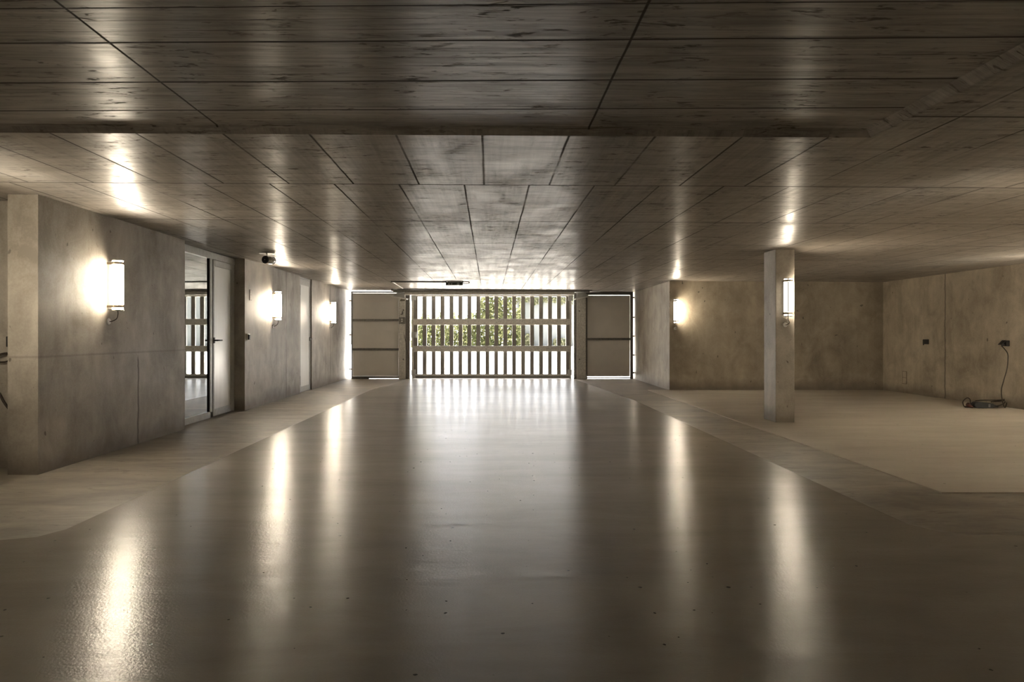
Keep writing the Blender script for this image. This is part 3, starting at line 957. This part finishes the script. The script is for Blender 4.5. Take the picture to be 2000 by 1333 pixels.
def leaves(name, pts, size, mat, label, cat, stems=()):
    vs, fs = [], []
    for p in pts:
        s = size * random.uniform(0.6, 1.3)
        R = Euler((random.uniform(0, 6.28), random.uniform(0, 6.28), random.uniform(0, 6.28))).to_matrix()
        a_ = len(vs)
        for q in ((-1, 0, 0), (-.2, .5, .12), (1, 0, 0), (-.2, -.5, .12)):
            vs.append(Vector(p) + R @ (Vector(q) * s))
        fs += [(a_, a_ + 1, a_ + 2), (a_, a_ + 2, a_ + 3)]
    me = bpy.data.meshes.new(name)
    me.from_pydata([tuple(v) for v in vs], [], fs)
    o = empty(name, (0, 0, 0), label, cat)
    link('foliage', me, mat, o)
    bm = B()
    for st in stems: tube(bm, st, [0.03 - 0.02 * i / (len(st) - 1) for i in range(len(st))], 6)
    fin_split('stem', bm, CABLE, o)
    return o

def hedge_top(X):
    x = CX + X * F / 32.5
    if x < 925: base = 622 + 8 * math.sin(x * .21) + 5 * math.sin(x * .53)
    elif x < 945: base = 622 - (x - 925) * 2.6
    elif x < 1003: base = 562
    else: base = 600 + 6 * math.sin(x * .4)
    return H + (CY - base) * 32.5 / F
pts = []
while len(pts) < 9500:
    X_ = random.uniform(-3.5, 1.55)
    zt = hedge_top(X_)
    z = random.uniform(0.6, 3.4)
    if z > zt + random.uniform(-.22, .10): continue
    pts.append((X_, 32.3 + random.uniform(-.35, .45), z))
leaves('hedge', pts, 0.085, LEAF, 'light green leafy hedge seen through the middle and left of the gate', 'hedge',
       [[(x, 32.35, 0.55), (x + .05, 32.4, 1.1), (x, 32.4, 1.7)] for x in (-3.2, -2.6, -1.9, -1.2, -.6, 0, .5, 1.0)])
pts = []
while len(pts) < 2600:
    X_ = random.uniform(1.2, 4.6)
    z = random.uniform(2.52, 3.3)
    if z < 2.66 + .08 * math.sin(X_ * 5) + random.uniform(-.1, .1): continue
    pts.append((X_, 33.25 + random.uniform(-.2, .3), z))
leaves('hanging_ivy', pts, 0.08, LEAFP, 'pale ivy hanging over the top of the grey garden wall behind the gate', 'ivy',
       [[(x, 33.35, 3.0), (x + .1, 33.3, 2.85), (x + .15, 33.25, 2.65)] for x in (1.5, 2.3, 3.1, 3.9)])
for k, (xa, xb, zt, n, lab) in enumerate(((1.62, 2.05, 1.25, 330, 'small pale shrub at the foot of the grey garden wall next to the hedge'),
                                         (2.95, 3.75, .98, 520, 'low pale shrub at the foot of the grey garden wall behind the right gate end'))):
    pts = [(random.uniform(xa, xb), 33.1 + random.uniform(-.2, .2), random.triangular(.6, zt, .75)) for _ in range(n)]
    leaves('garden_shrub', pts, 0.07, LEAFP, lab, 'shrub', [[((xa + xb) / 2, 33.1, .55), ((xa + xb) / 2 + .03, 33.1, .8), ((xa + xb) / 2, 33.1, zt - .15)]])

# ------------------------------------------------------------------ LIGHT, CAMERA
w = bpy.data.worlds.new('sky'); S.world = w; w.use_nodes = True
bg = w.node_tree.nodes['Background']
bg.inputs['Color'].default_value = (0.95, 0.96, 1.0, 1)
bg.inputs['Strength'].default_value = 2.0
sun = bpy.data.lights.new('sun', 'SUN'); sun.energy = 22.0; sun.angle = 0.01; sun.color = (1, .95, .86)
so = bpy.data.objects.new('sun', sun); COL.objects.link(so)
so.rotation_euler = Vector((-.32, -.10, -.95)).to_track_quat('-Z', 'Y').to_euler()
so.location = (5, 25, 12)

cam = bpy.data.cameras.new('camera'); co = bpy.data.objects.new('camera', cam); COL.objects.link(co)
cam.sensor_width = 36.0
cam.lens = F / 2000 * 36
cam.shift_x = (1000 - CX) / 2000
cam.shift_y = (CY - 666.5) / 2000
cam.clip_start = 0.05; cam.clip_end = 200
co.location = (0, 0, H)
co.rotation_euler = (math.pi / 2, 0, 0)
S.camera = co

S.view_settings.view_transform = 'Standard'
S.view_settings.look = 'None'
S.view_settings.exposure = 2.4
S.view_settings.gamma = 1.0
S.cycles.max_bounces = 7
S.cycles.diffuse_bounces = 4
S.cycles.glossy_bounces = 4
S.cycles.caustics_reflective = True
S.cycles.sample_clamp_indirect = 6.0
S.cycles.use_denoising = True
